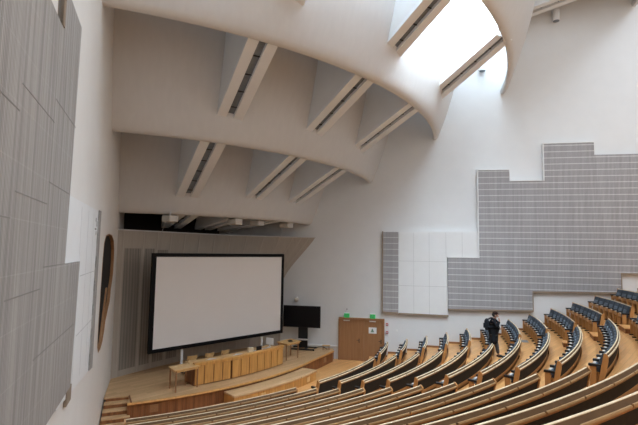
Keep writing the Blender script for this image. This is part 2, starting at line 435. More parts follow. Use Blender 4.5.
# ---- the channel beams (hollow fins with a slotted underside)
def plan_at(k, th, z):
    if k == 'S': return Vector(P(7.6, th, z))
    h = max(0, z-RIM[k][2]); return Vector(P(rimR(k, th)+lean(h)-.05, th, z))
def fin(lo, hi, thl, zl, thh, zh, label, wid=.95, light=False):
    A = plan_at(lo, thl, zl); B = Vector(P(rimR(hi, thh)-.16, thh, zh))
    e = empty('ceiling_fin', A, label, 'ceiling beam', 'slotted beams between the curved ceiling shells')
    d = (B-A); dh = Vector((d.x, d.y, 0)).normalized(); nx = Vector((dh.y, -dh.x, 0))
    A = A-dh*.25*1.0
    B2 = Vector(B)
    H = 4.6
    def strip(mb, o0, o1, h0, h1):
        pts = []
        for h in (h0, h1):
            for base, o_ in ((A, o0), (A, o1), (B2, o1), (B2, o0)):
                pts.append(tuple(base+nx*o_+Vector((0,0,h))))
        mb.hexa([pts[0],pts[1],pts[2],pts[3],pts[4],pts[5],pts[6],pts[7]])
    w2 = wid/2; f1 = wid*.36
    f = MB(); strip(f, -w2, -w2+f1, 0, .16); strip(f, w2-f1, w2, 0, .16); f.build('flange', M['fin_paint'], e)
    # web walls rise to the roof behind, sloping to stay clear of the sheets
    f = MB()
    for o0, o1 in ((-w2, -w2+.07), (w2-.07, w2)):
        pts = []
        hB = H
        for (base, o_) in ((A, o0), (A, o1), (B2, o1), (B2, o0)): pts.append(tuple(base+nx*o_+Vector((0,0,.14))))
        out = dh*1.35
        for (base, o_, ex) in ((A, o0, 1), (A, o1, 1), (B2, o1, 1), (B2, o0, 1)): pts.append(tuple(base+nx*o_+out*1.0+Vector((0,0,hB))))
        f.hexa(pts)
    f.build('web', M['plaster'], e)
    f = MB(); strip(f, -w2+f1-.01, w2-f1+.01, .13, .20); v = f.build('vent', M['vent'], e)
    L = (B2-A).length; nb = int(L/.85)
    for i in range(1, nb+1):
        c = A+(B2-A)*(i/(nb+1))
        f = MB(); f.box(tuple(c+Vector((0,0,.12))), (wid-2*f1, .04, .03), math.atan2(nx.y, nx.x)); f.build('vent_joint', M['black'], v)
    return e
FINS = [('S','A',138.2,6.9,139.9,7.46,'pale slotted beam above the left end of the projection screen'),
        ('S','A',124.2,6.9,126.4,7.46,'pale slotted beam above the middle of the screen, under lowest shell'),
        ('S','A',111.5,6.9,113.6,7.46,'pale slotted beam above the right end of the projection screen'),
        ('A','B',141.9,7.95,144.2,9.76,'left slotted beam between the lowest and second ceiling shell'),
        ('A','B',125.8,8.12,129.0,9.76,'middle slotted beam between the lowest and second ceiling shell'),
        ('A','B',112.2,8.15,116.7,9.76,'right slotted beam between lowest and second ceiling shell'),
        ('B','C',142.8,10.38,144.5,12.06,'left wide slotted beam between the second and third ceiling shell'),
        ('B','C',128.0,10.55,130.9,12.06,'middle slotted beam between the second and third ceiling shell'),
        ('B','C',114.4,10.58,118.5,12.06,'right slotted beam between second and third ceiling shell'),
        ('C','D',143.0,13.05,145.0,14.45,'beam stub at the top of the picture above third shell'),
        ('C','D',128.2,13.02,131.0,14.45,'long slotted beam at the top centre with one dark slot'),
        ('C','D',112.0,13.10,117.6,14.45,'slotted beam crossing the bright skylight beside right wall'),
        ('D','E',102.6,18.2,105.5,19.2,'slotted beam at the top right, above the highest shell')]
for a in FINS: fin(*a)

# ---- skylight panes and the daylight that comes through them
def sky(a, b, t0, t1, power, col_=(.74,.88,1.0), pane=True, frac=(.12,.88), n=2):
    for i in range(n):
        ta = t0+(t1-t0)*i/n+.3; tb = t0+(t1-t0)*(i+1)/n-.3; tm = (ta+tb)/2
        ra, rb = rtop(a, tm), rtop(b, tm); za, zb = ztop(a), ztop(b)
        f = lambda q, th, d: Vector(P(ra+(rb-ra)*q, th, za+(zb-za)*q-d))
        c = f((frac[0]+frac[1])/2, tm, .22)
        e1 = f(frac[1], tm, .22)-f(frac[0], tm, .22); e2 = f(.5, tb, .22)-f(.5, ta, .22)
        if pane:
            pts = [f(frac[0], ta, .02), f(frac[1], ta, .02), f(frac[1], tb, .02), f(frac[0], tb, .02)]
            mb = MB(); mb.prism([tuple(p) for p in pts], (0,0,-.10)); o = mb.build('ceiling', M['skylight'] if power > 600 else M['skylight_dim']); structure(o)
        L = bpy.data.lights.new('daylight', 'AREA'); L.shape = 'RECTANGLE'; L.size = e1.length; L.size_y = e2.length
        L.energy = power; L.color = col_
        lo = bpy.data.objects.new('daylight', L); col.objects.link(lo)
        x = e1.normalized(); zax = x.cross(e2.normalized()).normalized()
        if zax.z < 0: zax = -zax
        y = zax.cross(x)
        lo.matrix_world = Matrix(((x.x,y.x,zax.x,c.x),(x.y,y.y,zax.y,c.y),(x.z,y.z,zax.z,c.z),(0,0,0,1)))
#@SKY
sky('A','B',101,131,8, n=2)
sky('A','B',131,158,3, n=2)
sky('B','C',101,131,14, n=2)
sky('B','C',131,158,5, n=2)
sky('C','D',102,118,300, n=1)
sky('C','D',118,133,2500, n=1)
sky('C','D',133,158,280, n=2)
sky('D','E',112,130,130, n=2)
sky('D','E',130,158,300, n=2)
# unseen rear roof panes and lamps, added as fill for walls and floor
for th, pw in ((112, 420), (130, 850), (148, 750)):
    mb = MB(); mb.arcbox(31.5, 34.5, 22.84, 22.88, th-7, th+7, 8); structure(mb.build('ceiling', M['skylight_dim']))
    L = bpy.data.lights.new('daylight', 'AREA'); L.shape = 'RECTANGLE'; L.size = 3; L.size_y = 8; L.energy = pw; L.color = (.78,.89,1.0)  # added fill lamp, no known opening here
    lo = bpy.data.objects.new('daylight', L); col.objects.link(lo); lo.location = P(33, th, 22.7); lo.rotation_euler = (0, 0, R_(90-th))

# ================================================================= THE STAGE
st = empty('stage_platform', P(11, 128, .1), 'curved wooden stage with slatted front, below the projection screen', 'stage')
SZ = .65
SF = lambda th: .42*max(0, (113-th)/11)**1.4
front = [P(12.84+SF(102.3+(153.8-102.3)*i/48), 102.3+(153.8-102.3)*i/48) for i in range(49)]
poly = front+[P(11.97, 153.25), P(11.93, 157.2), lw(3.2)[:3], (-9.3,20.2,0), (-7.2,23.4,0), (-4.6,26.2,0), rw(-6.2), rw(-2.15)]
mb = MB(); mb.prism([(p[0], p[1], SZ-.04) for p in poly], (0,0,.04)); mb.build('deck', M['stage_wood'], st)
mb = MB(); mb.sweep([(12.78,SZ-.06),(12.87,SZ-.06),(12.89,SZ-.03),(12.87,SZ+.012),(12.78,SZ+.012)], 102.3, 153.8, 60, SF); mb.build('nosing', M['wood_desk'], st, smooth=True)
mb = MB(); mb.sweep([(12.67,.08),(12.80,.08),(12.80,SZ-.04),(12.67,SZ-.04)], 102.4, 153.7, 60, SF)
for i in range(150):
    th = 102.6+51*i/150; mb.sweep([(12.80,.10),(12.82,.10),(12.82,SZ-.10),(12.80,SZ-.10)], th, th+.22, 1, SF)
mb.build('fascia', M['wood_fascia'], st)
mb = MB(); a = Vector(P(12.80, 153.8)); b = Vector(P(11.97, 153.3)); mb.prism([(a.x,a.y,.08),(b.x,b.y,.08),(b.x,b.y,SZ-.02),(a.x,a.y,SZ-.02)], (.05,.02,0)); mb.build('side_board', M['wood_fascia'], st)
mb = MB(); a = Vector(P(13.2, 102.35)); b = Vector(rw(-2.12)); mb.prism([(a.x,a.y,.08),(b.x,b.y,.08),(b.x,b.y,SZ-.02),(a.x,a.y,SZ-.02)], (-.05,.0,0)); mb.build('side_board', M['wood_fascia'], st)
for th in (106.7, 149.9):
    mb = MB(); mb.sweep([(12.81,.25),(12.835,.25),(12.835,.50),(12.81,.50)], th-.65, th+.65, 3, SF)
    for q in range(5): mb.sweep([(12.835,.27+q*.05),(12.842,.27+q*.05),(12.842,.285+q*.05),(12.835,.285+q*.05)], th-.6, th+.6, 3, SF)
    mb.build('vent_grille', M['wood_door'], st)
# lower step platform in front of the stage
lp = empty('lower_platform', P(13.5, 128, .1), 'low pale wooden plinth projecting from the middle of the stage front', 'platform')
mb = MB(); mb.arcbox(12.86, 13.62, .46, .54, 117.5, 138.4, 32); mb.build('top', M['stage_wood'], lp, bevel=.02)
mb = MB(); mb.arcbox(12.86, 13.58, .08, .46, 117.6, 138.3, 32)
for i in range(56):
    th = 118.8+19.5*i/56; mb.arcbox(13.58, 13.595, .10, .45, th, th+.24, 1)
mb.build('body', M['wood_desk'], lp)
for th in (120.6, 132.6):
    mb = MB(); mb.arcbox(13.59, 13.605, .18, .38, th-.5, th+.5, 2); mb.build('vent_grille', M['wood_top'], lp)
# stage stairs beside the left wall
ss = empty('stage_stairs', P(12.4, 155.5, .1), 'four dark wooden steps up to the stage beside the left wall', 'stairs')
mb = MB(); mb.arcbox(11.91, 11.95, .09, SZ-.03, 153.3, 156.9, 3); mb.build('riser', M['wood_fascia'], ss)
for i in range(4):
    r0, r1 = 11.95+.34*i, 11.95+.34*(i+1)
    zt = SZ-.1375*(i+1)+.02
    wt = math.degrees(0)
    mb = MB(); mb.arcbox(r0, r1-.02, .09, zt-.03, 153.4, wall_theta(r0, .03, 'l'), 4); mb.build('riser', M['wood_fascia'], ss)
    mb = MB(); mb.arcbox(r0-.0, r1, zt-.03, zt, 153.4, wall_theta(r0, .03, 'l'), 4); mb.build('tread', M['stage_wood'], ss)
mb = MB(); mb.arcbox(11.95, 12.8, .09, SZ+.03, 153.15, 153.35, 2); mb.build('stringer', M['wood_fascia'], ss)

# ---- curved lecture desks
def desk(t0, t1, npan, label):
    e = empty('lecture_desk', P(11.7, (t0+t1)/2, SZ), label, 'desk', 'two curved lecture desks on the stage')
    mb = MB(); mb.arcbox(11.86, 11.98, SZ+.02, 1.44, t0, t1, 20); mb.arcbox(11.1, 11.95, SZ, 1.38, t0, t0+.35, 1); mb.arcbox(11.1, 11.95, SZ, 1.38, t1-.35, t1, 1); mb.build('carcass', M['wood_fascia'], e)
    g = .18; wd = (t1-t0)/npan
    for i in range(npan):
        a = t0+wd*i+g/2; b = a+wd-g
        zt = 1.47 if (i % 3) else 1.44
        mb = MB(); mb.arcbox(11.98, 12.01, SZ+.04, zt-.06, a, b, 3); mb.build('front_panel', M['wood_desk'], e, bevel=.006)
    mb = MB(); mb.sweep([(11.82,1.40),(12.03,1.40),(12.03,1.50),(11.99,1.53),(11.82,1.53)], t0-.08, t1+.08, 20); mb.build('top_rail', M['wood_desk'], e)
    mb = MB(); mb.arcbox(11.05, 11.82, 1.38, 1.42, t0-.05, t1+.05, 20); mb.build('worktop', M['wood_top'], e)
    return e
desk(134.45, 142.1, 4, 'shorter curved oak lecture desk, left one on the stage')
desk(119.1, 134.2, 7, 'longer curved oak lecture desk, right one with monitor on it')

# ---- tables
def table(c4, ztop_, legs, label):
    cx = sum(p[0] for p in c4)/4; cy = sum(p[1] for p in c4)/4
    e = empty('side_table', (cx, cy, SZ), label, 'table')
    mb = MB(); mb.prism([(p[0], p[1], ztop_-.035) for p in c4], (0,0,.035)); mb.build('tabletop', M['wood_top'], e, bevel=.008)
    for (x, y) in legs:
        mb = MB(); mb.tube((x,y,SZ), (x,y,ztop_-.035), .026, 10, .032); mb.build('leg', M['wood_door'], e, smooth=True)
    a = [Vector((p[0],p[1],0)) for p in c4]; c = Vector((cx,cy,0)); mb = MB()
    for i in range(4):
        p0 = a[i]+(c-a[i])*.12; p1 = a[(i+1)%4]+(c-a[(i+1)%4])*.12; d = (p1-p0).normalized(); nn = Vector((-d.y,d.x,0))*.01
        mb.prism([(p0.x,p0.y,ztop_-.11),(p1.x,p1.y,ztop_-.11),(p1.x,p1.y,ztop_-.035),(p0.x,p0.y,ztop_-.035)], (nn.x,nn.y,0))
    mb.build('apron', M['wood_top'], e)
table([(-5.62,17.62),(-5.18,17.02),(-4.46,17.82),(-5.12,18.16)], 1.46, [(-5.16,17.12),(-5.54,17.62),(-4.56,17.84),(-5.08,18.06)], 'small oak table with round legs, at the left end of the desks')
table([(-1.98,22.62),(-1.42,22.12),(-.78,22.92),(-1.34,23.52)], 1.46, [(-1.46,22.28),(-1.86,22.60),(-.94,22.92),(-1.32,23.36)], 'small oak table with black box, at the right end of desks')
cb = MB(); cb.box((-1.32,22.7,1.49), (.20,.15,.05), .6); cb.box((-1.32,22.7,1.525), (.12,.10,.025), .6); tag(cb.build('table_box', M['black'], bevel=.01), 'small black connection box on the right hand oak table', 'box')

# ---- things on the desks
def on_desk(R, th, dz=1.42): return Vector(P(R, th, dz))
c = on_desk(11.5, 120.9); rz = R_(-30)
mo = empty('monitor', c, 'white flat computer monitor at the right end of the long desk', 'monitor')
mb = MB(); mb.box((c.x,c.y,1.43), (.22,.18,.015), rz); mb.build('base', M['white'], mo, bevel=.004)
mb = MB(); mb.box((c.x,c.y+.03,1.52), (.05,.03,.2), rz); mb.build('stand', M['white'], mo)
mb = MB(); mb.box((c.x,c.y,1.70), (.40,.035,.30), rz); mb.build('housing', M['white'], mo, bevel=.008)
dd = Vector((math.sin(rz), -math.cos(rz), 0))*(-1 if Vector((math.sin(rz), -math.cos(rz), 0)).dot(c-Vector((O.x,O.y,0))) < 0 else 1)
mb = MB(); q = c-dd*-.02*-1.0; q = c-dd*.02; mb.box((q.x,q.y,1.70), (.36,.006,.25), rz); mb.build('display', M['tv_glass'], mo)
c = on_desk(11.45, 127.2); e = empty('cardboard_box', c, 'small pale cardboard box standing on the long desk', 'box')
mb = MB(); mb.box((c.x,c.y,1.52), (.22,.18,.2), .5); ct = mb.build('carton', M['wood_pale'], e, bevel=.006)
mb = MB(); mb.box((c.x,c.y,1.622), (.06,.182,.004), .5); mb.build('tape', M['offwhite'], ct)
for i, (th, R, kind) in enumerate(((125.4,11.5,'laptop'),(123.9,11.6,'papers'),(122.6,11.5,'keyboard'),(131.2,11.5,'papers'),(137.8,11.5,'papers'))):
    c = on_desk(R, th)
    rz = R_(90-th+4*i)
    if kind == 'laptop':
        e = empty('laptop', c, 'open dark laptop on the long desk, beside the cardboard box', 'laptop')
        mb = MB(); mb.box((c.x,c.y,1.43), (.34,.24,.018), rz+R_(90)); mb.build('keyboard_base', M['metal'], e, bevel=.004)
        dv = Vector((math.cos(rz), math.sin(rz), 0)); q = c+dv*.13
        mb = MB(); mb.box((q.x,q.y,1.54), (.34,.012,.22), rz+R_(90)); mb.build('lid', M['black'], e)
    elif kind == 'keyboard':
        e = empty('keyboard', c, 'small white keyboard in front of the white monitor', 'keyboard')
        mb = MB(); mb.box((c.x,c.y,1.43), (.36,.13,.018), rz+R_(90)); kb = mb.build('body', M['white'], e, bevel=.004)
        for a_ in range(10):
            for b_ in range(3):
                mb = MB()
                u = Vector((math.cos(rz+R_(90)), math.sin(rz+R_(90)), 0)); w_ = Vector((-u.y,u.x,0)); q = c+u*(a_-4.5)*.033+w_*(b_-1)*.035
                mb.box((q.x,q.y,1.441), (.027,.027,.006), rz+R_(90)); mb.build('key', M['offwhite'], kb)
    else:
        lb = {1:'loose white papers on the long desk between laptop and keyboard', 3:'loose white papers on the long desk, left of the cardboard box', 4:'loose white papers on the shorter lecture desk'}[i]
        mb = MB()
        for k in range(4): mb.box((c.x+.02*k,c.y+.05*k,1.422+.004*k), (.30,.21,.003), rz+.2*k)
        tag(mb.build('papers', M['white']), lb, 'papers')
# ---- wooden chairs behind the desks (only their backs show above the desks)
def chair(th, label, src=None):
    loc = Vector(P(10.35, th, SZ)); rz = R_(-th-180)   # local +Y looks towards the hall
    if src is None:
        e = empty('stage_chair', (0,0,0), label, 'chair', 'wooden chairs behind the lecture desks', local=True)
        mb = MB(); mb.box((0,0,.45), (.42,.42,.035)); mb.build('seat', M['wood_top'], e, bevel=.015)
        mb = MB()
        k = 9
        for i in range(k):
            a0 = -1+2*i/k; a1 = -1+2*(i+1)/k
            y0 = -.27+.07*a0*a0; y1 = -.27+.07*a1*a1
            mb.hexa([(a0*.22,y0,.66),(a1*.22,y1,.66),(a1*.22,y1+.02,.66),(a0*.22,y0+.02,.66),(a0*.22,y0-.02,.84),(a1*.22,y1-.02,.84),(a1*.22,y1,.84),(a0*.22,y0,.84)])
        mb.build('backrest', M['wood_top'], e)
        for x in (-1,1):
            mb = MB(); mb.tube((x*.19,-.22,0),(x*.19,-.20,.46),.018); mb.tube((x*.19,-.20,.44),(x*.19,-.235,.72),.016); mb.build('leg', M['wood_door'], e, smooth=True)
            mb = MB(); mb.tube((x*.19,.19,0),(x*.18,.18,.44),.018); mb.build('leg', M['wood_door'], e, smooth=True)
    else:
        e = src.copy(); col.objects.link(e); e['label'] = label
        for ch in src.children:
            c2 = ch.copy(); col.objects.link(c2); c2.parent = e
    e.location = loc; e.rotation_euler = (0,0,rz)
    return e
ch0 = chair(139.4, 'wooden chair behind the shorter desk, leftmost chair on the stage')
chair(135.0, 'wooden chair behind the gap between the two desks', ch0)
chair(130.6, 'wooden chair behind the long desk, nearest the box', ch0)

# ---- projection screen
S0 = Vector((-6.80, 18.70)); sd = bd(43.4); sn = Vector((sd.y, -sd.x))     # towards the hall
pe = empty('projection_screen', (S0.x+sd.x*3.6, S0.y+sd.y*3.6, SZ), 'large white projection screen in a black frame standing on stage', 'screen')
def sp(u, n, z): return (S0.x+sd.x*u+sn.x*n, S0.y+sd.y*u+sn.y*n, z)
Wd, zb, zt = 7.24, 1.66, 5.72
def sbox(mb, u0, u1, n0, n1, z0, z1): return mb.hexa([sp(u0,n0,z0),sp(u1,n0,z0),sp(u1,n1,z0),sp(u0,n1,z0),sp(u0,n0,z1),sp(u1,n0,z1),sp(u1,n1,z1),sp(u0,n1,z1)])
mb = MB(); F = .15
sbox(mb,-.03,Wd,-.05,.05,zt-F,zt); sbox(mb,-.03,Wd,-.05,.05,zb,zb+F); sbox(mb,-.03,F,-.05,.05,zb+F,zt-F); sbox(mb,Wd-F,Wd,-.05,.05,zb+F,zt-F)
mb.build('frame', M['screen_black'], pe)
mb = MB(); sbox(mb,F-.02,Wd-F+.02,-.02,.02,zb+F-.02,zt-F+.02); mb.build('fabric', M['screen_white'], pe)
for u in (1.55, 5.95):
    mb = MB(); sbox(mb,u-.045,u+.045,-.12,-.05,SZ,zb+.3); po = mb.build('post', M['white'], pe)
    mb = MB(); sbox(mb,u-.05,u+.05,-.55,.35,SZ,SZ+.05); mb.build('foot', M['black'], po, bevel=.01)

# ---- television on its stand
T0 = Vector(rw(-3.56, .62)[:2]); tu = bd(RWA)*1.0; tn = RN
def tp(u, n, z): return (T0.x+tu.x*u+tn.x*n, T0.y+tu.y*u+tn.y*n, z)
def tbox(mb, u0, u1, n0, n1, z0, z1): return mb.hexa([tp(u0,n0,z0),tp(u1,n0,z0),tp(u1,n1,z0),tp(u0,n1,z0),tp(u0,n0,z1),tp(u1,n0,z1),tp(u1,n1,z1),tp(u0,n1,z1)])
te = empty('television', tp(0,0,SZ), 'large black television on a rolling stand right of the screen', 'television')
mb = MB(); tbox(mb,-1.25,.80,.0,.07,1.80,2.95); mb.build('bezel', M['black'], te, bevel=.01)
mb = MB(); tbox(mb,-1.22,.77,.07,.078,1.84,2.92); mb.build('display', M['tv_glass'], te)
mb = MB(); tbox(mb,-.42,.10,-.08,.0,SZ+.08,2.3); mb.build('column', M['black'], te)
mb = MB(); tbox(mb,-.46,.14,-.02,.18,1.15,1.20); mb.build('shelf', M['offwhite'], te)
mb = MB(); tbox(mb,-.75,.55,-.35,-.27,SZ+.03,SZ+.09); tbox(mb,-.75,.55,.30,.38,SZ+.03,SZ+.09); tbox(mb,-.42,-.32,-.35,.38,SZ+.03,SZ+.09); tbox(mb,.0,.10,-.35,.38,SZ+.03,SZ+.09); bf = mb.build('base_frame', M['black'], te, bevel=.01)
for u in (-.72,.52):
    for n_ in (-.31,.34):
        mb = MB(); mb.tube(tp(u,n_-.02,SZ+.035), tp(u,n_+.02,SZ+.035), .034, 12); mb.build('caster', M['black'], bf)
# dome camera on the right wall
c = rw(-4.22, .16, 3.22); e = empty('dome_camera', c, 'small white dome camera on the wall above the television', 'camera')
mb = MB(); q = rw(-4.22, .0, 3.22); mb.tube(rw(-4.22,.002,3.3), rw(-4.22,.20,3.3), .05, 12); mb.build('bracket', M['white'], e, smooth=True)
mb = MB(); mb.ball((c[0],c[1],c[2]-.02), .13, sz=.9); mb.build('dome', M['offwhite'], e, smooth=True)
# ================================================================= THINGS ON THE RIGHT WALL
def on_rwall(o): return wall_frame(o, RWO, RWA, RN)
def wall_thing(name, label, cat, group=None, left=False):
    e = empty(name, (0,0,0), label, cat, group, local=True)
    return wall_frame(e, LWO if left else RWO, LWA if left else RWA, LN if left else RN)
# door pair
de = wall_thing('door_1', None, None); del_keys = [k for k in ('label','category') if k in de.keys()]
for k in del_keys: del de[k]
de['kind'] = 'structure'
mb = MB(); mb.box((-.62,.06,2.30), (2.46,.14,.10)); mb.box((-1.82,.06,1.18), (.08,.14,2.16)); mb.box((.57,.06,1.18), (.08,.14,2.16)); mb.box((-.56,.06,1.18), (.16,.14,2.16)); mb.build('frame', M['wood_door'], de)
for x0, x1 in ((-1.78,-.64),(-.48,.53)):
    mb = MB(); mb.box(((x0+x1)/2,.05,1.17), (x1-x0-.012,.08,2.14)); lf = mb.build('door_leaf', M['wood_door'], de)
    mb = MB(); hx = x1-.10; mb.tube((hx,.09,1.18),(hx,.15,1.18),.014); mb.tube((hx,.15,1.18),(hx-.13,.15,1.18),.012); mb.box((hx,.095,1.15),(.04,.012,.22)); h = mb.build('handle', M['black'], lf); 
mb = MB(); mb.box((-1.42,.13,2.20),(.34,.06,.05)); mb.tube((-1.3,.15,2.2),(-1.55,.30,2.2),.012,6); mb.build('door_closer', M['offwhite'], de)
mb = MB(); mb.box((-.02,.13,2.20),(.34,.06,.05)); mb.tube((.1,.15,2.2),(-.15,.30,2.2),.012,6); mb.build('door_closer', M['offwhite'], de)
# poster with green mark
pe2 = wall_thing('door_poster', 'white paper notice with a green mark on the right door leaf', 'notice')
mb = MB(); mb.box((-.02,.096,1.72),(.42,.006,.32)); mb.build('sheet', M['white'], pe2)
M['poster_green'] = mat('poster_green', (.20,.36,.26), .7, .2)
mb = MB(); mb.box((-.03,.101,1.66),(.17,.003,.05)); mb.box((-.03,.101,1.72),(.10,.003,.09)); mb.ball((-.03,.101,1.79),.032,10,6,sy=.08); mb.build('mark', M['poster_green'], pe2)
# exit signs above the doors
for x, lab in ((-1.42,'round green lit exit sign above the left door leaf'),(-.02,'round green lit exit sign above the right door leaf')):
    e = wall_thing('exit_sign', lab, 'sign', 'green exit signs above the double door')
    mb = MB(); mb.box((x,.10,2.46),(.30,.12,.24)); mb.build('housing', M['green_sign'], e, bevel=.05, seg=4)
    mb = MB(); mb.box((x,.10,2.60),(.26,.10,.06)); mb.build('cap', M['white'], e, bevel=.02)
    mb = MB(); mb.box((x-.06,.162,2.50),(.05,.006,.035)); mb.box((x+.06,.162,2.50),(.07,.006,.03)); mb.box((x+.0,.162,2.43),(.10,.006,.02)); mb.build('pictogram', M['wood_dark'], e)
e = wall_thing('antenna_rod', 'thin grey rod leaning on the wall above the left door leaf', 'rod')
mb = MB(); mb.tube((-1.62,.12,2.37),(-1.42,.05,2.78),.012,8); mb.build('rod', M['metal'], e); mb = MB(); mb.ball((-1.42,.05,2.79),.03,8,6); mb.build('tip', M['black'], e)
for z, lab in ((2.06,'small red alarm call point beside the doors, upper one'),(1.64,'small red alarm call point beside the doors, lower one')):
    e = wall_thing('alarm_button', lab, 'alarm button', 'red call points right of the double door')
    mb = MB(); mb.box((.74,.03,z),(.13,.06,.13)); mb.build('body', M['red'], e, bevel=.01)
    mb = MB(); mb.box((.74,.062,z),(.06,.006,.06)); mb.build('button', M['white'], e)
e = wall_thing('wall_socket', 'small white socket plate on the wall right of the doors', 'socket')
mb = MB(); mb.box((1.25,.015,1.75),(.10,.03,.10)); mb.build('plate', M['white'], e, bevel=.005); mb = MB(); mb.tube((1.25,.028,1.75),(1.25,.034,1.75),.02,10); mb.build('socket_face', M['offwhite'], e)
mb = MB(); mb.box((-3.45,.03,.78),(3.1,.06,.07)); mb.box((-3.45,.065,.81),(3.1,.012,.012)); o = on_rwall(mb.build('cable_trunking', M['white'])); tag(o, 'long white cable duct along the wall between television and doors', 'cable duct')
# small wooden stool-like rack near the stage edge
e = wall_thing('low_bench', 'small low wooden rest on the stage floor left of the doors', 'stool')
for x in (-2.62,-2.30):
    mb = MB(); mb.tube((x,.50,SZ),(x,.50,SZ+.22),.018,8); mb.build('leg', M['wood_trim'], e)
mb = MB(); mb.box((-2.46,.50,SZ+.235),(.42,.24,.03)); mb.build('top', M['wood_top'], e, bevel=.006)
cbm = MB()
for i in range(26):
    t0_, t1_ = i/26, (i+1)/26
    cbm.tube((-3.15+.75*t0_, .55+.12*math.sin(5*t0_), SZ+.012+.16*math.sin(math.pi*t0_)), (-3.15+.75*t1_, .55+.12*math.sin(5*t1_), SZ+.012+.16*math.sin(math.pi*t1_)), .014, 6)
o = on_rwall(cbm.build('cable', M['black'], smooth=True)); tag(o, 'black cable looping over the stage floor right of the television', 'cable')

# acoustic boards
def wall_poly(e, name, pts, n0, n1, m, left=False):
    mb = MB(); n0 = max(n0, .012); mb.prism([(s, n0, z) for s, z in pts], (0, n1-n0, 0)); return mb.build(name, m, e)
e = wall_thing('acoustic_panel', 'narrow upright grey slotted wall panel above the doors', 'acoustic panel', 'slotted boards on the right wall')
wall_poly(e, 'board', [(.53,2.76),(1.33,2.74),(1.33,7.0),(.53,7.0)], .0, .14, M['slats_r']); wall_poly(e, 'edge_trim', [(.47,2.68),(1.33,2.66),(1.33,2.74),(.53,2.76),(.53,7.03),(.47,7.03)], 0, .16, M['trim_brown'])
e = wall_thing('white_wall_panel', 'white tiled wall panel between the narrow and the large grey ones', 'wall panel')
wp = [(1.34,2.72),(3.86,2.70),(3.84,5.68),(5.43,5.68),(5.43,7.05),(1.34,7.0)]
wall_poly(e, 'board', wp, 0, .13, M['white_board'])
wall_poly(e, 'edge_trim', [(1.34,2.64),(3.90,2.62),(3.90,2.70),(1.34,2.72)], 0, .15, M['trim_brown'])
mb = MB()
for s in (2.14,2.94): mb.box((s,.132,4.85),(.015,.006,4.25))
mb.box((3.80,.132,6.35),(.015,.006,1.3)); mb.box((4.62,.132,6.35),(.015,.006,1.3))
for z in (5.45,4.15): mb.box((2.6,.132,z),(2.5,.006,.015))
mb.build('joints', M['seam_pale'], e)
e = wall_thing('acoustic_panel', 'largest grey slotted wall panel with a stepped outline, right wall', 'acoustic panel', 'slotted boards on the right wall')
big = [(3.90,3.03),(7.98,3.12),(7.98,4.06),(12.02,4.14),(12.02,5.07),(20,5.1),(20,10.95),(11.07,10.94),(11.05,11.58),(8.65,11.58),(8.66,9.66),(7.04,9.67),(7.02,10.26),(5.44,10.27),(5.44,5.68),(3.88,5.68)]
wall_poly(e, 'board', big, 0, .16, M['slats_r'])
wall_poly(e, 'edge_trim', [(3.88,2.95),(8.02,3.04),(8.02,3.98),(12.06,4.06),(12.06,4.99),(20,5.02),(20,5.10),(12.02,5.07),(12.02,4.14),(7.98,4.06),(7.98,3.12),(3.88,3.03)], 0, .18, M['trim_brown'])
mb = MB(); T = big[7:]
for (a, b) in zip(T, T[1:]):
    a = Vector((a[0],.165,a[1])); b = Vector((b[0],.165,b[1])); d = (b-a); L = d.length
    c_ = (a+b)/2; ang = math.atan2(d.z, d.x)
    if abs(d.x) > abs(d.z): mb.box((c_.x,.09,c_.z+.02),(L,.19,.05))
    else: mb.box((c_.x-.0,.09,c_.z),(.05,.19,L))
mb.build('top_trim', M['white_board'], e)
for p_, l_ in (((5.2,.2,18.9),'small cylinder spotlight high on the brightest wall part'),((5.75,.2,15.9),'small cylinder spotlight just under the bright skylight beam'),((9.45,.2,18.35),'grey cylinder spotlight high on the wall, right of top shell'),((9.95,.2,19.5),'grey cylinder spotlight at the upper edge, highest on wall')):
    e = wall_thing('spotlight', l_, 'spotlight', 'cylinder spotlights high on the right wall')
    mb = MB(); mb.tube((p_[0],.20,p_[2]-.28),(p_[0],.20,p_[2]+.28),.17,16); mb.build('housing', M['white'], e, smooth=True)
    mb = MB(); mb.tube((p_[0],.20,p_[2]-.30),(p_[0],.20,p_[2]-.28),.15,16); mb.build('lens', M['vent'], e)
    mb = MB(); mb.box((p_[0],.03,p_[2]),(.12,.1,.16)); mb.build('bracket', M['white'], e)

# ================================================================= THINGS ON THE LEFT WALL
e = wall_thing('acoustic_panel', 'huge grey slotted wall panel on the left, nearest the camera', 'acoustic panel', 'slotted boards on the left wall', True)
Lb = [(-24,3.22),(-7.90,3.20),(-7.64,5.62),(-9.25,5.62),(-9.17,6.83),(-9.04,9.92),(-10.60,9.90),(-10.60,9.20),(-24,9.20)]
wall_poly(e, 'board', Lb, 0, .08, M['slats_l'])
for s0, s1, z in ((-13.1,-12.4,7.38),(-12.36,-10.72,7.70),(-10.70,-9.05,8.05),(-10.81,-9.2,6.82),(-12.35,-10.84,6.50),(-13.2,-12.46,6.2),(-12.46,-10.92,5.33),(-10.8,-9.25,5.62),(-11.05,-8.0,4.41)):
    mb = MB(); mb.box(((s0+s1)/2,.081,z),(s1-s0,.004,.014)); mb.build('joint', M['seam'], e)
for c_, d_ in (((-7.86,.035,3.03),(.5,.05,.30)),((-11.6,.035,3.05),(.5,.05,.30)),((-10.55,.05,9.56),(.10,.09,.68))):
    mb = MB(); mb.box(c_, d_); mb.build('shaded_strip', M['trim_brown'], e)  # shadow on leg and notch sides put into the dark brown
e = wall_thing('white_wall_panel', 'tall white wall panel on the left, beside the dark opening', 'wall panel', None, True)
wall_poly(e, 'board', [(-9.0,3.1),(-4.75,2.76),(-4.45,6.88),(-9.0,6.83)], 0, .04, M['white_board'])
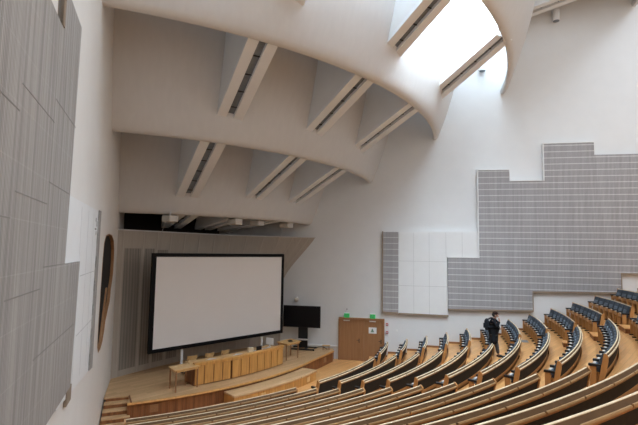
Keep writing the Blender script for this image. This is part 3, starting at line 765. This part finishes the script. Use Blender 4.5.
for s0, s1, z in ((-7.24,-4.4,5.30),(-7.3,-4.6,4.06)):
    mb = MB(); mb.box(((s0+s1)/2,.041,z),(s1-s0,.004,.014)); mb.build('joint', M['seam_pale'], e)
for s_ in (-7.5,-6.5,-5.6):
    mb = MB(); mb.box((s_,.041,4.9),(.010,.004,3.7)); mb.build('joint', M['seam_pale'], e)
mb = MB()
for (ds, z, a_, b_) in ((0,6.62,.10,.10),(.20,6.52,.10,.14),(.0,6.38,.3,.04),(.12,6.28,.10,.10)): mb.box((-5.15+ds,.042,z),(a_,.004,b_))
mb.build('printed_mark', M['seam'], e)
e = wall_thing('acoustic_panel', 'narrow grey strip panel between white panel and dark opening', 'acoustic panel', 'slotted boards on the left wall', True)
wall_poly(e, 'board', [(-5.05,2.80),(-4.45,2.74),(-4.35,6.9),(-4.75,6.9)], 0.04, .07, M['slats_l'])

# ================================================================= LAMPS UNDER THE LOWEST SHELL
for (x, y, z), l_ in (((-6.22,18.88,7.15),'boxy white floodlight above the left part of the screen'),((-3.91,21.07,7.2),'boxy white floodlight above the right part of screen'),((-3.06,22.36,7.24),'boxy white floodlight just right of the screen middle'),((-1.72,23.95,7.25),'boxy tilted white floodlight nearest the right wall')):
    e = empty('floodlight', (x,y,z+.5), l_, 'floodlight', 'floodlights under the lowest ceiling shell')
    rz = R_(-40)
    mb = MB(); mb.box((x,y,z), (.62,.40,.26), rz); mb.build('housing', M['offwhite'], e, bevel=.03)
    d_ = Vector((-math.sin(rz)*-1, -math.cos(rz), 0)); d_ = Vector((math.sin(rz), -math.cos(rz), 0))
    mb = MB(); q = Vector((x,y,z))+d_*.205; mb.box((q.x,q.y,z), (.54,.012,.20), rz); mb.build('glass', M['lampglass'], e)
    mb = MB(); mb.tube((x,y,z+.12),(x,y,z+.34),.02,8); mb.build('hanger', M['metal'], e)
    mb = MB(); mb.tube((x-.15,y-.1,z-.10),(x-.32,y-.05,z-.66),.012,6); mb.build('cable', M['metal'], e)

# ================================================================= SEATING
EL, EC, CR, NR = 135.75, 132.15, 114.8, 111.9
BLK = {'left': 'near the left wall', 'centre': 'in the middle block', 'right': 'against the right wall'}
def block_span(b, j):
    R = ROWR(j)
    if b == 'left': return EL-math.degrees(.2/R), wall_theta(R, .95, 'l')
    if b == 'centre': return CR+(.5 if j == 5 else 0), EC-math.degrees(.36/R)
    return wall_theta(R, .45, 'r'), NR-(1.2 if j < 5 else 0)+(.9 if 6 <= j <= 8 else 0)
def row(b, j):
    t0, t1 = block_span(b, j); R = ROWR(j); T = TOP(j); F = FL(j); F2 = FL(j+1)
    tm = (t0+t1)/2; arc = (t1-t0)*math.pi/180*R; n = max(8, int(arc/.28)); dth = math.degrees(1/R)
    where = {'left': f'curved wooden desk row of the near left block, {ORD[j]} row from the stage',
             'centre': f'curved wooden desk row of the middle block, {ORD[j]} row from the stage',
             'right': f'curved wooden bench back of the far right block, {ORD[j]} row from the stage'}[b]
    e = empty('seating_row', P(R, tm, F), where, 'seating row', 'curved desk rows')
    w_ = .95 if b == 'left' else .68          # the near block has the broader writing ledge
    x1, zl = .062*w_, .075*w_                   # outer edge of the ledge, its drop
    B = -.13                                    # the whole back leans outwards
    lx = lambda z: B*(T-.12-z)/(T-.12-F)        # leaning line of the rear face
    mb = MB(); mb.sweep([(R+B-.03,F),(R+B+.012,F),(R+.03,T-.12),(R+.02,T-.03),(R-.012,T-.03),(R-.02,T-.12)], t0, t1, n); mb.build('back_board', M['wood_row'], e)
    mb = MB(); mb.sweep([(R-.015,T-.03),(R+.015,T-.03),(R+.015,T-.004),(R+.008,T),(R-.010,T),(R-.015,T-.006)], t0, t1, n); mb.build('top_edge', M['wood_pale'], e)
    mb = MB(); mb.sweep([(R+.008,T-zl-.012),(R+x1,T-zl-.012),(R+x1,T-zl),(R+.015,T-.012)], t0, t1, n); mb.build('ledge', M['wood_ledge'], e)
    zp = T-zl-.075
    mb = MB(); mb.sweep([(R+.02,zp),(R+.040,zp),(R+x1,T-zl-.02),(R+.02,T-zl-.012)], t0, t1, n); mb.build('apron', M['wood_row'], e)
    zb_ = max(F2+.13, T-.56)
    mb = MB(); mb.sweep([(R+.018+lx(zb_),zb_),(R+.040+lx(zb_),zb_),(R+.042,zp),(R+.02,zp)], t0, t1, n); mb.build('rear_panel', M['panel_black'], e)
    mb = MB(); mb.sweep([(R+.018+lx(F2),F2),(R+.046+lx(F2),F2),(R+.046+lx(zb_),zb_),(R+.018+lx(zb_),zb_)], t0, t1, n); mb.build('plinth', M['wood'], e)
    # hinged lip flaps
    k = max(1, round(arc/1.12))
    for i in range(k):
        a = t0+(t1-t0)*i/k+.025*dth; c = t0+(t1-t0)*(i+1)/k-.025*dth
        if i == 0: a = t0
        if i == k-1: c = t1
        mb = MB(); mb.sweep([(R+x1-.015,T-zl-.03),(R+x1+.018,T-zl-.03),(R+x1+.022,T-zl-.012),(R+x1+.016,T-zl+.004),(R+x1-.004,T-zl+.004),(R+x1-.015,T-zl-.01)], a, c, max(2, n//k)); mb.build('lip', M['wood_lip'] if b == 'left' else M['wood_pale'], e)
    for th in (t0, t1):
        s_ = 1 if th == t1 else -1
        mb = MB(); mb.sweep([(R+B-.06,F),(R+B+.05,F),(R+.06,T-zl-.12),(R+x1+.024,T-zl-.03),(R+x1+.02,T-zl+.01),(R+.018,T+.008),(R-.022,T+.008),(R-.05,T-.12)], min(th, th+s_*.05*dth), max(th, th+s_*.05*dth), 1); mb.build('end_panel', M['wood'], e)
    if b != 'left':
        for th, q in ((t0, 1), (t1, -1)):
            if b == 'right' and th == t0: pass
            a_, c_ = sorted((th, th+q*.09*dth)); d_, e_ = sorted((th+q*.02*dth, th+q*.055*dth))
            mb = MB(); mb.arcbox(R-.36, R-.10, F+.545, F+.60, a_, c_, 1); mb.build('end_armrest', M['black'], e)
            mb = MB(); mb.arcbox(R-.34, R-.20, F, F+.545, d_, e_, 1); mb.build('end_side', M['wood'], e)
    return e
NROW = {'left': 12, 'centre': 12, 'right': 12}
for b in ('left','centre','right'):
    for j in range(NROW[b]): row(b, j)

# one auditorium seat in local coordinates: origin on the floor under the row's back, +Y towards the stage
def make_seat():
    e = empty('auditorium_seat', (0,0,0), '', 'seat', 'auditorium seats', local=True); W2 = .245
    mb = MB(); n = 8
    for i in range(n):       # gently dished upholstered back
        a0, a1 = -1+2*i/n, -1+2*(i+1)/n; d0, d1 = .018*a0*a0, .018*a1*a1
        mb.hexa([(a0*W2,.11,.40),(a1*W2,.11,.40),(a1*W2,.19+d1,.40),(a0*W2,.19+d0,.40),(a0*W2,.01,.84),(a1*W2,.01,.84),(a1*W2,.06+d1,.835),(a0*W2,.06+d0,.835)])
    mb.build('backrest', M['seat_blue'], e)
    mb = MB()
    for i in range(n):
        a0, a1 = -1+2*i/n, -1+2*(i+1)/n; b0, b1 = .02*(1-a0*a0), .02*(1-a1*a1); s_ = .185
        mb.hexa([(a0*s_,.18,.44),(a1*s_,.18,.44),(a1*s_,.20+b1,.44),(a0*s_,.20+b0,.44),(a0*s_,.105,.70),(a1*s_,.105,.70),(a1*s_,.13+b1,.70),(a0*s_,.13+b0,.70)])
    mb.build('lumbar_pad', M['seat_blue_lit'], e)
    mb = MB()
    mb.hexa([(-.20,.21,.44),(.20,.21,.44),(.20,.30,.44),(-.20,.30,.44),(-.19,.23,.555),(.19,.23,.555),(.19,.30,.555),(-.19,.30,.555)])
    mb.build('seat_cushion', M['seat_blue_lit'], e, bevel=.02)
    mb = MB(); mb.hexa([(-.20,.305,.42),(.20,.305,.42),(.20,.325,.42),(-.20,.325,.42),(-.19,.305,.555),(.19,.305,.555),(.19,.32,.555),(-.19,.32,.555)]); mb.build('seat_shell', M['wood'], e)
    mb = MB(); mb.box((0,.275,.561),(.24,.055,.014)); mb.build('seat_edge_glint', M['offwhite'], e)  # pale edge strip, the white glint put into its colour
    mb = MB(); mb.box((.275,.22,.575),(.10,.27,.055)); mb.build('armrest', M['black'], e, bevel=.012)
    mb = MB(); mb.box((.275,.285,.285),(.035,.13,.53)); spn = mb.build('side_panel', M['wood'], e)
    mb = MB(); mb.box((.275,.29,.02),(.07,.20,.04)); mb.build('foot', M['black'], spn, bevel=.008)
    for c_ in e.children:
        if c_.name.startswith('seat_edge_glint'): c_['label'] = 'pale front edge of the folded seat with painted glint'
    return e
PROTO = make_seat(); used = [False]
def put_seat(b, j, k, th, cnt):
    R = ROWR(j)-.02
    if not used[0]: e = PROTO; used[0] = True
    else:
        e = PROTO.copy(); col.objects.link(e)
        for ch in PROTO.children:
            c2 = ch.copy(); col.objects.link(c2); c2.parent = e
            for g in ch.children:
                c3 = g.copy(); col.objects.link(c3); c3.parent = c2
    x, y, z = P(R, th, FL(j)); e.location = (x, y, z); e.rotation_euler = (0, 0, R_(-th)+math.pi)
    d = bd(th); e.rotation_euler = (0, 0, math.atan2(-d.y, -d.x)-math.pi/2)
    e['seat_id'] = f'{b[0]}{j}_{k}'
    if b == 'right': lb = f'blue grey seat in the far right block, {ORD[j]} row from stage, {ORD[k]} from the wall'
    elif b == 'centre': lb = f'blue grey seat in the middle block, {ORD[j]} row from stage, {ORD[k]} from its right end'
    else: lb = f'blue grey seat in the near left block, {ORD[j]} row from stage, {ORD[k]} from the aisle'
    e['label'] = lb; e['group'] = {'right': 'seats of the far right block', 'centre': 'seats of the middle block', 'left': 'seats of the near left block'}[b]
    return e
#@VIS
VIS = set(f'{k}_{i}' for k, v_ in {'c0': [0, 1], 'c1': [0, 1], 'c2': [0, 1, 2, 3, 4, 8], 'c3': [0, 1, 2, 3, 4, 5, 8], 'c4': 10, 'c5': 10, 'c6': 11, 'c7': 11, 'c8': 12, 'c9': 12, 'c10': 13, 'r0': 4, 'r1': 4, 'r2': 4, 'r3': 5, 'r4': 5, 'r5': 6, 'r6': 7, 'r7': 7, 'r8': 7, 'r9': 7, 'r10': 7, 'r11': 8}.items() for i in (range(v_) if isinstance(v_, int) else v_))
for b in ('right','centre'):
    for j in range(NROW[b]):
        t0, t1 = block_span(b, j); R = ROWR(j)-.2; m_ = math.degrees(.11/R); t0 += m_; t1 -= m_; arc = (t1-t0)*math.pi/180*R; k = int(arc/.57)
        for i in range(k):
            if VIS is not None and f'{b[0]}{j}_{i}' not in VIS: continue
            put_seat(b, j, i, t0+(t1-t0)*(i+.5)/k, k)

# half steps in the aisles
for j in range(4, 12):
    h = (FL(j+1)-FL(j))/2
    for (a, b_, nm) in ((block_span('right', j)[1]+.25, CR-.25, 'right'), (EC+.25, EL-.25, 'left')):
        e = empty('aisle_step', P(ROWR(j)-.25, (a+b_)/2, FL(j)), f'wooden half step in the {nm} aisle, beside the {ORD[j]} row from the stage', 'step', 'half steps in the aisles')
        mb = MB(); mb.arcbox(ROWR(j)-.48, ROWR(j)+.015, FL(j), FL(j)+h-.025, a+.03, b_-.03, 4); mb.build('riser', M['wood_fascia'], e)
        mb = MB(); mb.arcbox(ROWR(j)-.50, ROWR(j)+.015, FL(j)+h-.025, FL(j)+h, a, b_, 4); mb.build('tread', M['floor_wood'], e)
# floor grate in the aisle near the wall
e = empty('floor_vent', P(22.3, 108.3, FL(7)), 'grey metal floor grate behind the seventh row of the far right block', 'vent')
mb = MB(); mb.arcbox(22.14, 22.48, FL(7), FL(7)+.012, 107.7, 109.0, 3); mb.build('frame', M['metal'], e)
mb = MB(); mb.arcbox(22.17, 22.45, FL(7)+.012, FL(7)+.016, 107.8, 108.9, 3); mb.build('grille', M['vent'], e)

# ================================================================= THE PERSON
def skin_obj(name, joints, edges, m, parent, root=0, sub=2):
    me = bpy.data.meshes.new(name); me.from_pydata([j[0] for j in joints], edges, [])
    o = bpy.data.objects.new(name, me); col.objects.link(o)
    sk_ = o.modifiers.new('skin', 'SKIN'); sk_.use_smooth_shade = True
    me.skin_vertices[0] if me.skin_vertices else None
    for i, j in enumerate(joints):
        r = j[1]; r = (r, r) if isinstance(r, (int, float)) else r
        me.skin_vertices[0].data[i].radius = r; me.skin_vertices[0].data[i].use_root = (i == root)
    sb_ = o.modifiers.new('sub', 'SUBSURF'); sb_.levels = sub; sb_.render_levels = sub
    dg = bpy.context.evaluated_depsgraph_get(); ev = o.evaluated_get(dg); nm = bpy.data.meshes.new_from_object(ev)
    o.modifiers.clear(); old = o.data; o.data = nm; bpy.data.meshes.remove(old)
    nm.materials.clear(); nm.materials.append(m)
    for p_ in nm.polygons: p_.use_smooth = True
    if parent is not None: o.parent = parent
    return o
# local: +X = facing, +Z up, +Y = the person's left; origin between the feet
px, py = 7.08, 18.50
ang = R_(-20)
ground = 1.79
pe3 = empty('person', (px,py,ground), 'person in dark coat and dark cap walking down, hand raised to face', 'person', rz=ang, local=True)
pel = (0,0,.93)
J = [((0,0,.95),(.14,.11)), ((0,0,1.12),(.13,.105)), ((.01,0,1.32),(.16,.11)), ((.02,0,1.46),(.10,.07)), ((.04,0,1.54),.055), ((.07,0,1.64),(.085,.085)), ((.075,0,1.73),(.075,.08)),
     ((.0,.09,.88),.095), ((.10,.10,.50),.062), ((.16,.10,.12),.042), ((.24,.10,.04),.038),           # left leg, forward
     ((.0,-.09,.88),.095), ((-.06,-.10,.50),.062), ((-.26,-.10,.22),.042), ((-.22,-.10,.10),.038),    # right leg, behind
     ((.01,.19,1.42),.060), ((.06,.24,1.16),.045), ((.18,.17,1.08),.038), ((.22,.12,1.10),.03),      # left arm bent
     ((.01,-.19,1.42),.060), ((.12,-.24,1.22),.045), ((.22,-.12,1.48),.036), ((.19,-.08,1.58),.028)]  # right hand to the face
Ed = [(0,1),(1,2),(2,3),(3,4),(4,5),(5,6),(0,7),(7,8),(8,9),(9,10),(0,11),(11,12),(12,13),(13,14),(3,15),(15,16),(16,17),(17,18),(3,19),(19,20),(20,21),(21,22)]
body = skin_obj('body', J, Ed, M['skin'], pe3)
for nm_, base, dr in (('hand', (.22,.12,1.10), (.3,-.6,.2)), ('hand', (.19,-.08,1.58), (-.35,.25,.9))):
    b0 = Vector(base); d = Vector(dr).normalized(); sdv = d.cross(Vector((0,0,1))).normalized(); up_ = sdv.cross(d)
    jj = [(tuple(b0),.028), (tuple(b0+d*.06),(.036,.018))]; ee = [(0,1)]
    for q, ln in ((-.03,.062),(-.01,.075),(.01,.07),(.03,.055)):
        i0 = len(jj); jj += [(tuple(b0+d*.085+sdv*q),.010), (tuple(b0+d*(.085+ln*.55)+sdv*q*1.1+up_*.012),.009), (tuple(b0+d*(.085+ln*.9)+sdv*q*1.1-up_*.0),.008)]
        ee += [(1,i0),(i0,i0+1),(i0+1,i0+2)]
    i0 = len(jj); jj += [(tuple(b0+d*.035+sdv*-.04),.011), (tuple(b0+d*.075+sdv*-.06),.010)]; ee += [(0,i0),(i0,i0+1)]
    skin_obj('hand', jj, ee, M['skin'], pe3, sub=1)
# face details
mb = MB(); mb.ball((.155,0,1.66),.02,8,6,sx=1.3); mb.build('nose', M['skin'], pe3, smooth=True)
for y in (-.032,.032):
    mb = MB(); mb.ball((.145,y,1.69),.011,8,6); mb.build('eye', M['black'], pe3, smooth=True)
    mb = MB(); mb.ball((.065,y*2.7,1.66),.028,8,6,sy=.35); mb.build('ear', M['skin'], pe3, smooth=True)
mb = MB(); mb.box((.148,0,1.615),(.012,.05,.010)); mb.build('mouth', M['cap'], pe3)
coat = [((-.03,0,.50),(.27,.20)), ((-.01,0,.76),(.25,.19)), ((0,0,.98),(.235,.18)), ((0,0,1.15),(.225,.17)), ((.01,0,1.33),(.235,.165)), ((.02,0,1.46),(.125,.10)), ((.04,0,1.53),(.075,.07)),
        ((.01,.20,1.42),.085), ((.06,.25,1.16),.070), ((.18,.175,1.08),.055), ((.01,-.20,1.42),.085), ((.12,-.25,1.22),.070), ((.215,-.13,1.45),.052)]
skin_obj('coat', coat, [(0,1),(1,2),(2,3),(3,4),(4,5),(5,6),(5,7),(7,8),(8,9),(5,10),(10,11),(11,12)], M['coat'], pe3, root=2)
tr = [((0,0,.92),(.15,.13)), ((.0,.09,.84),.115), ((.10,.10,.50),.085), ((.155,.10,.13),.065), ((.0,-.09,.84),.115), ((-.06,-.10,.50),.085), ((-.255,-.10,.24),.062)]
skin_obj('trousers', tr, [(0,1),(1,2),(2,3),(0,4),(4,5),(5,6)], M['trousers'], pe3)
for bx_, by_, bz_ in ((.21,.10,.05),(-.24,-.10,.11)):
    mb = MB(); mb.ball((bx_,by_,bz_),.055,12,8,sx=2.4,sy=.9,sz=.95); mb.build('shoe', M['black'], pe3, smooth=True)
mb = MB(); mb.ball((.065,0,1.735),.108,14,8,sx=1.08,sy=.95,sz=.72); mb.box((.17,0,1.715),(.10,.13,.014)); mb.build('cap', M['cap'], pe3, smooth=True)
mb = MB(); mb.ball((.03,0,1.67),.098,14,8,sx=.95,sy=.98,sz=.9); mb.build('hair', M['black'], pe3, smooth=True)
bp = empty('backpack', (px,py,ground+1.0), 'dark backpack carried on the back of the person', 'backpack', rz=ang, local=True)
mb = MB(); n = 10
prof = [(-.17,.08),(-.17,.46),(-.22,.51),(-.30,.50),(-.35,.40),(-.36,.22),(-.33,.10),(-.26,.06)]
mb.add([(x,-.15,z) for x, z in prof]+[(x,.15,z) for x, z in prof], [tuple(range(8)), tuple(range(8,16))[::-1]]+[(i,(i+1)%8,8+(i+1)%8,8+i) for i in range(8)])
mb.build('pack', M['bag'], bp, bevel=.03, smooth=True)
mb = MB(); mb.box((-.365,0,.23),(.05,.20,.18)); mb.build('front_pocket', M['bag'], bp, bevel=.02)
for y in (-.11,.11):
    mb = MB()
    pts = [(-.19,y,.50),(-.08,y,.545),(.06,y,.53),(.155,y,.42),(.17,y,.28),(.10,y*1.3,.12),(-.12,y*1.2,.06)]
    for a, b_ in zip(pts, pts[1:]): mb.tube(a, b_, .017, 8)
    mb.build('strap', M['bag'], bp, smooth=True)

# ================================================================= CAMERA, WORLD, VIEW
for o in list(bpy.data.objects):
    if '_local' in o.keys(): del o['_local']
    if 'seat_id' in o.keys() and not scn.get('dev'): del o['seat_id']
    if o.get('label') == '': o['label'] = 'blue grey auditorium seat'
cam = bpy.data.cameras.new('camera'); co = bpy.data.objects.new('camera', cam); col.objects.link(co)
cam.sensor_width = 36; cam.lens = 452.996/638*36; cam.clip_end = 200; cam.clip_start = .05
p = R_(4.886); r = R_(.883)
fw = Vector((0, math.cos(p), math.sin(p))); up0 = Vector((0, -math.sin(p), math.cos(p))); rt0 = Vector((1,0,0))
rt = rt0*math.cos(r)+up0*math.sin(r); up = -rt0*math.sin(r)+up0*math.cos(r)
co.matrix_world = Matrix(((rt.x,up.x,-fw.x,0),(rt.y,up.y,-fw.y,0),(rt.z,up.z,-fw.z,CZ),(0,0,0,1)))
scn.camera = co
wd = bpy.data.worlds.new('world'); scn.world = wd; wd.use_nodes = True
bg = wd.node_tree.nodes['Background']; bg.inputs[0].default_value = (1.0,.97,.94,1); bg.inputs[1].default_value = .55
scn.view_settings.view_transform = 'Standard'; scn.view_settings.look = 'None'; scn.view_settings.gamma = 1
scn.view_settings.exposure = 0.52
scn.view_settings.use_curve_mapping = False
scn.cycles.use_denoising = True
scn.cycles.max_bounces = 8; scn.cycles.diffuse_bounces = 5; scn.cycles.glossy_bounces = 3
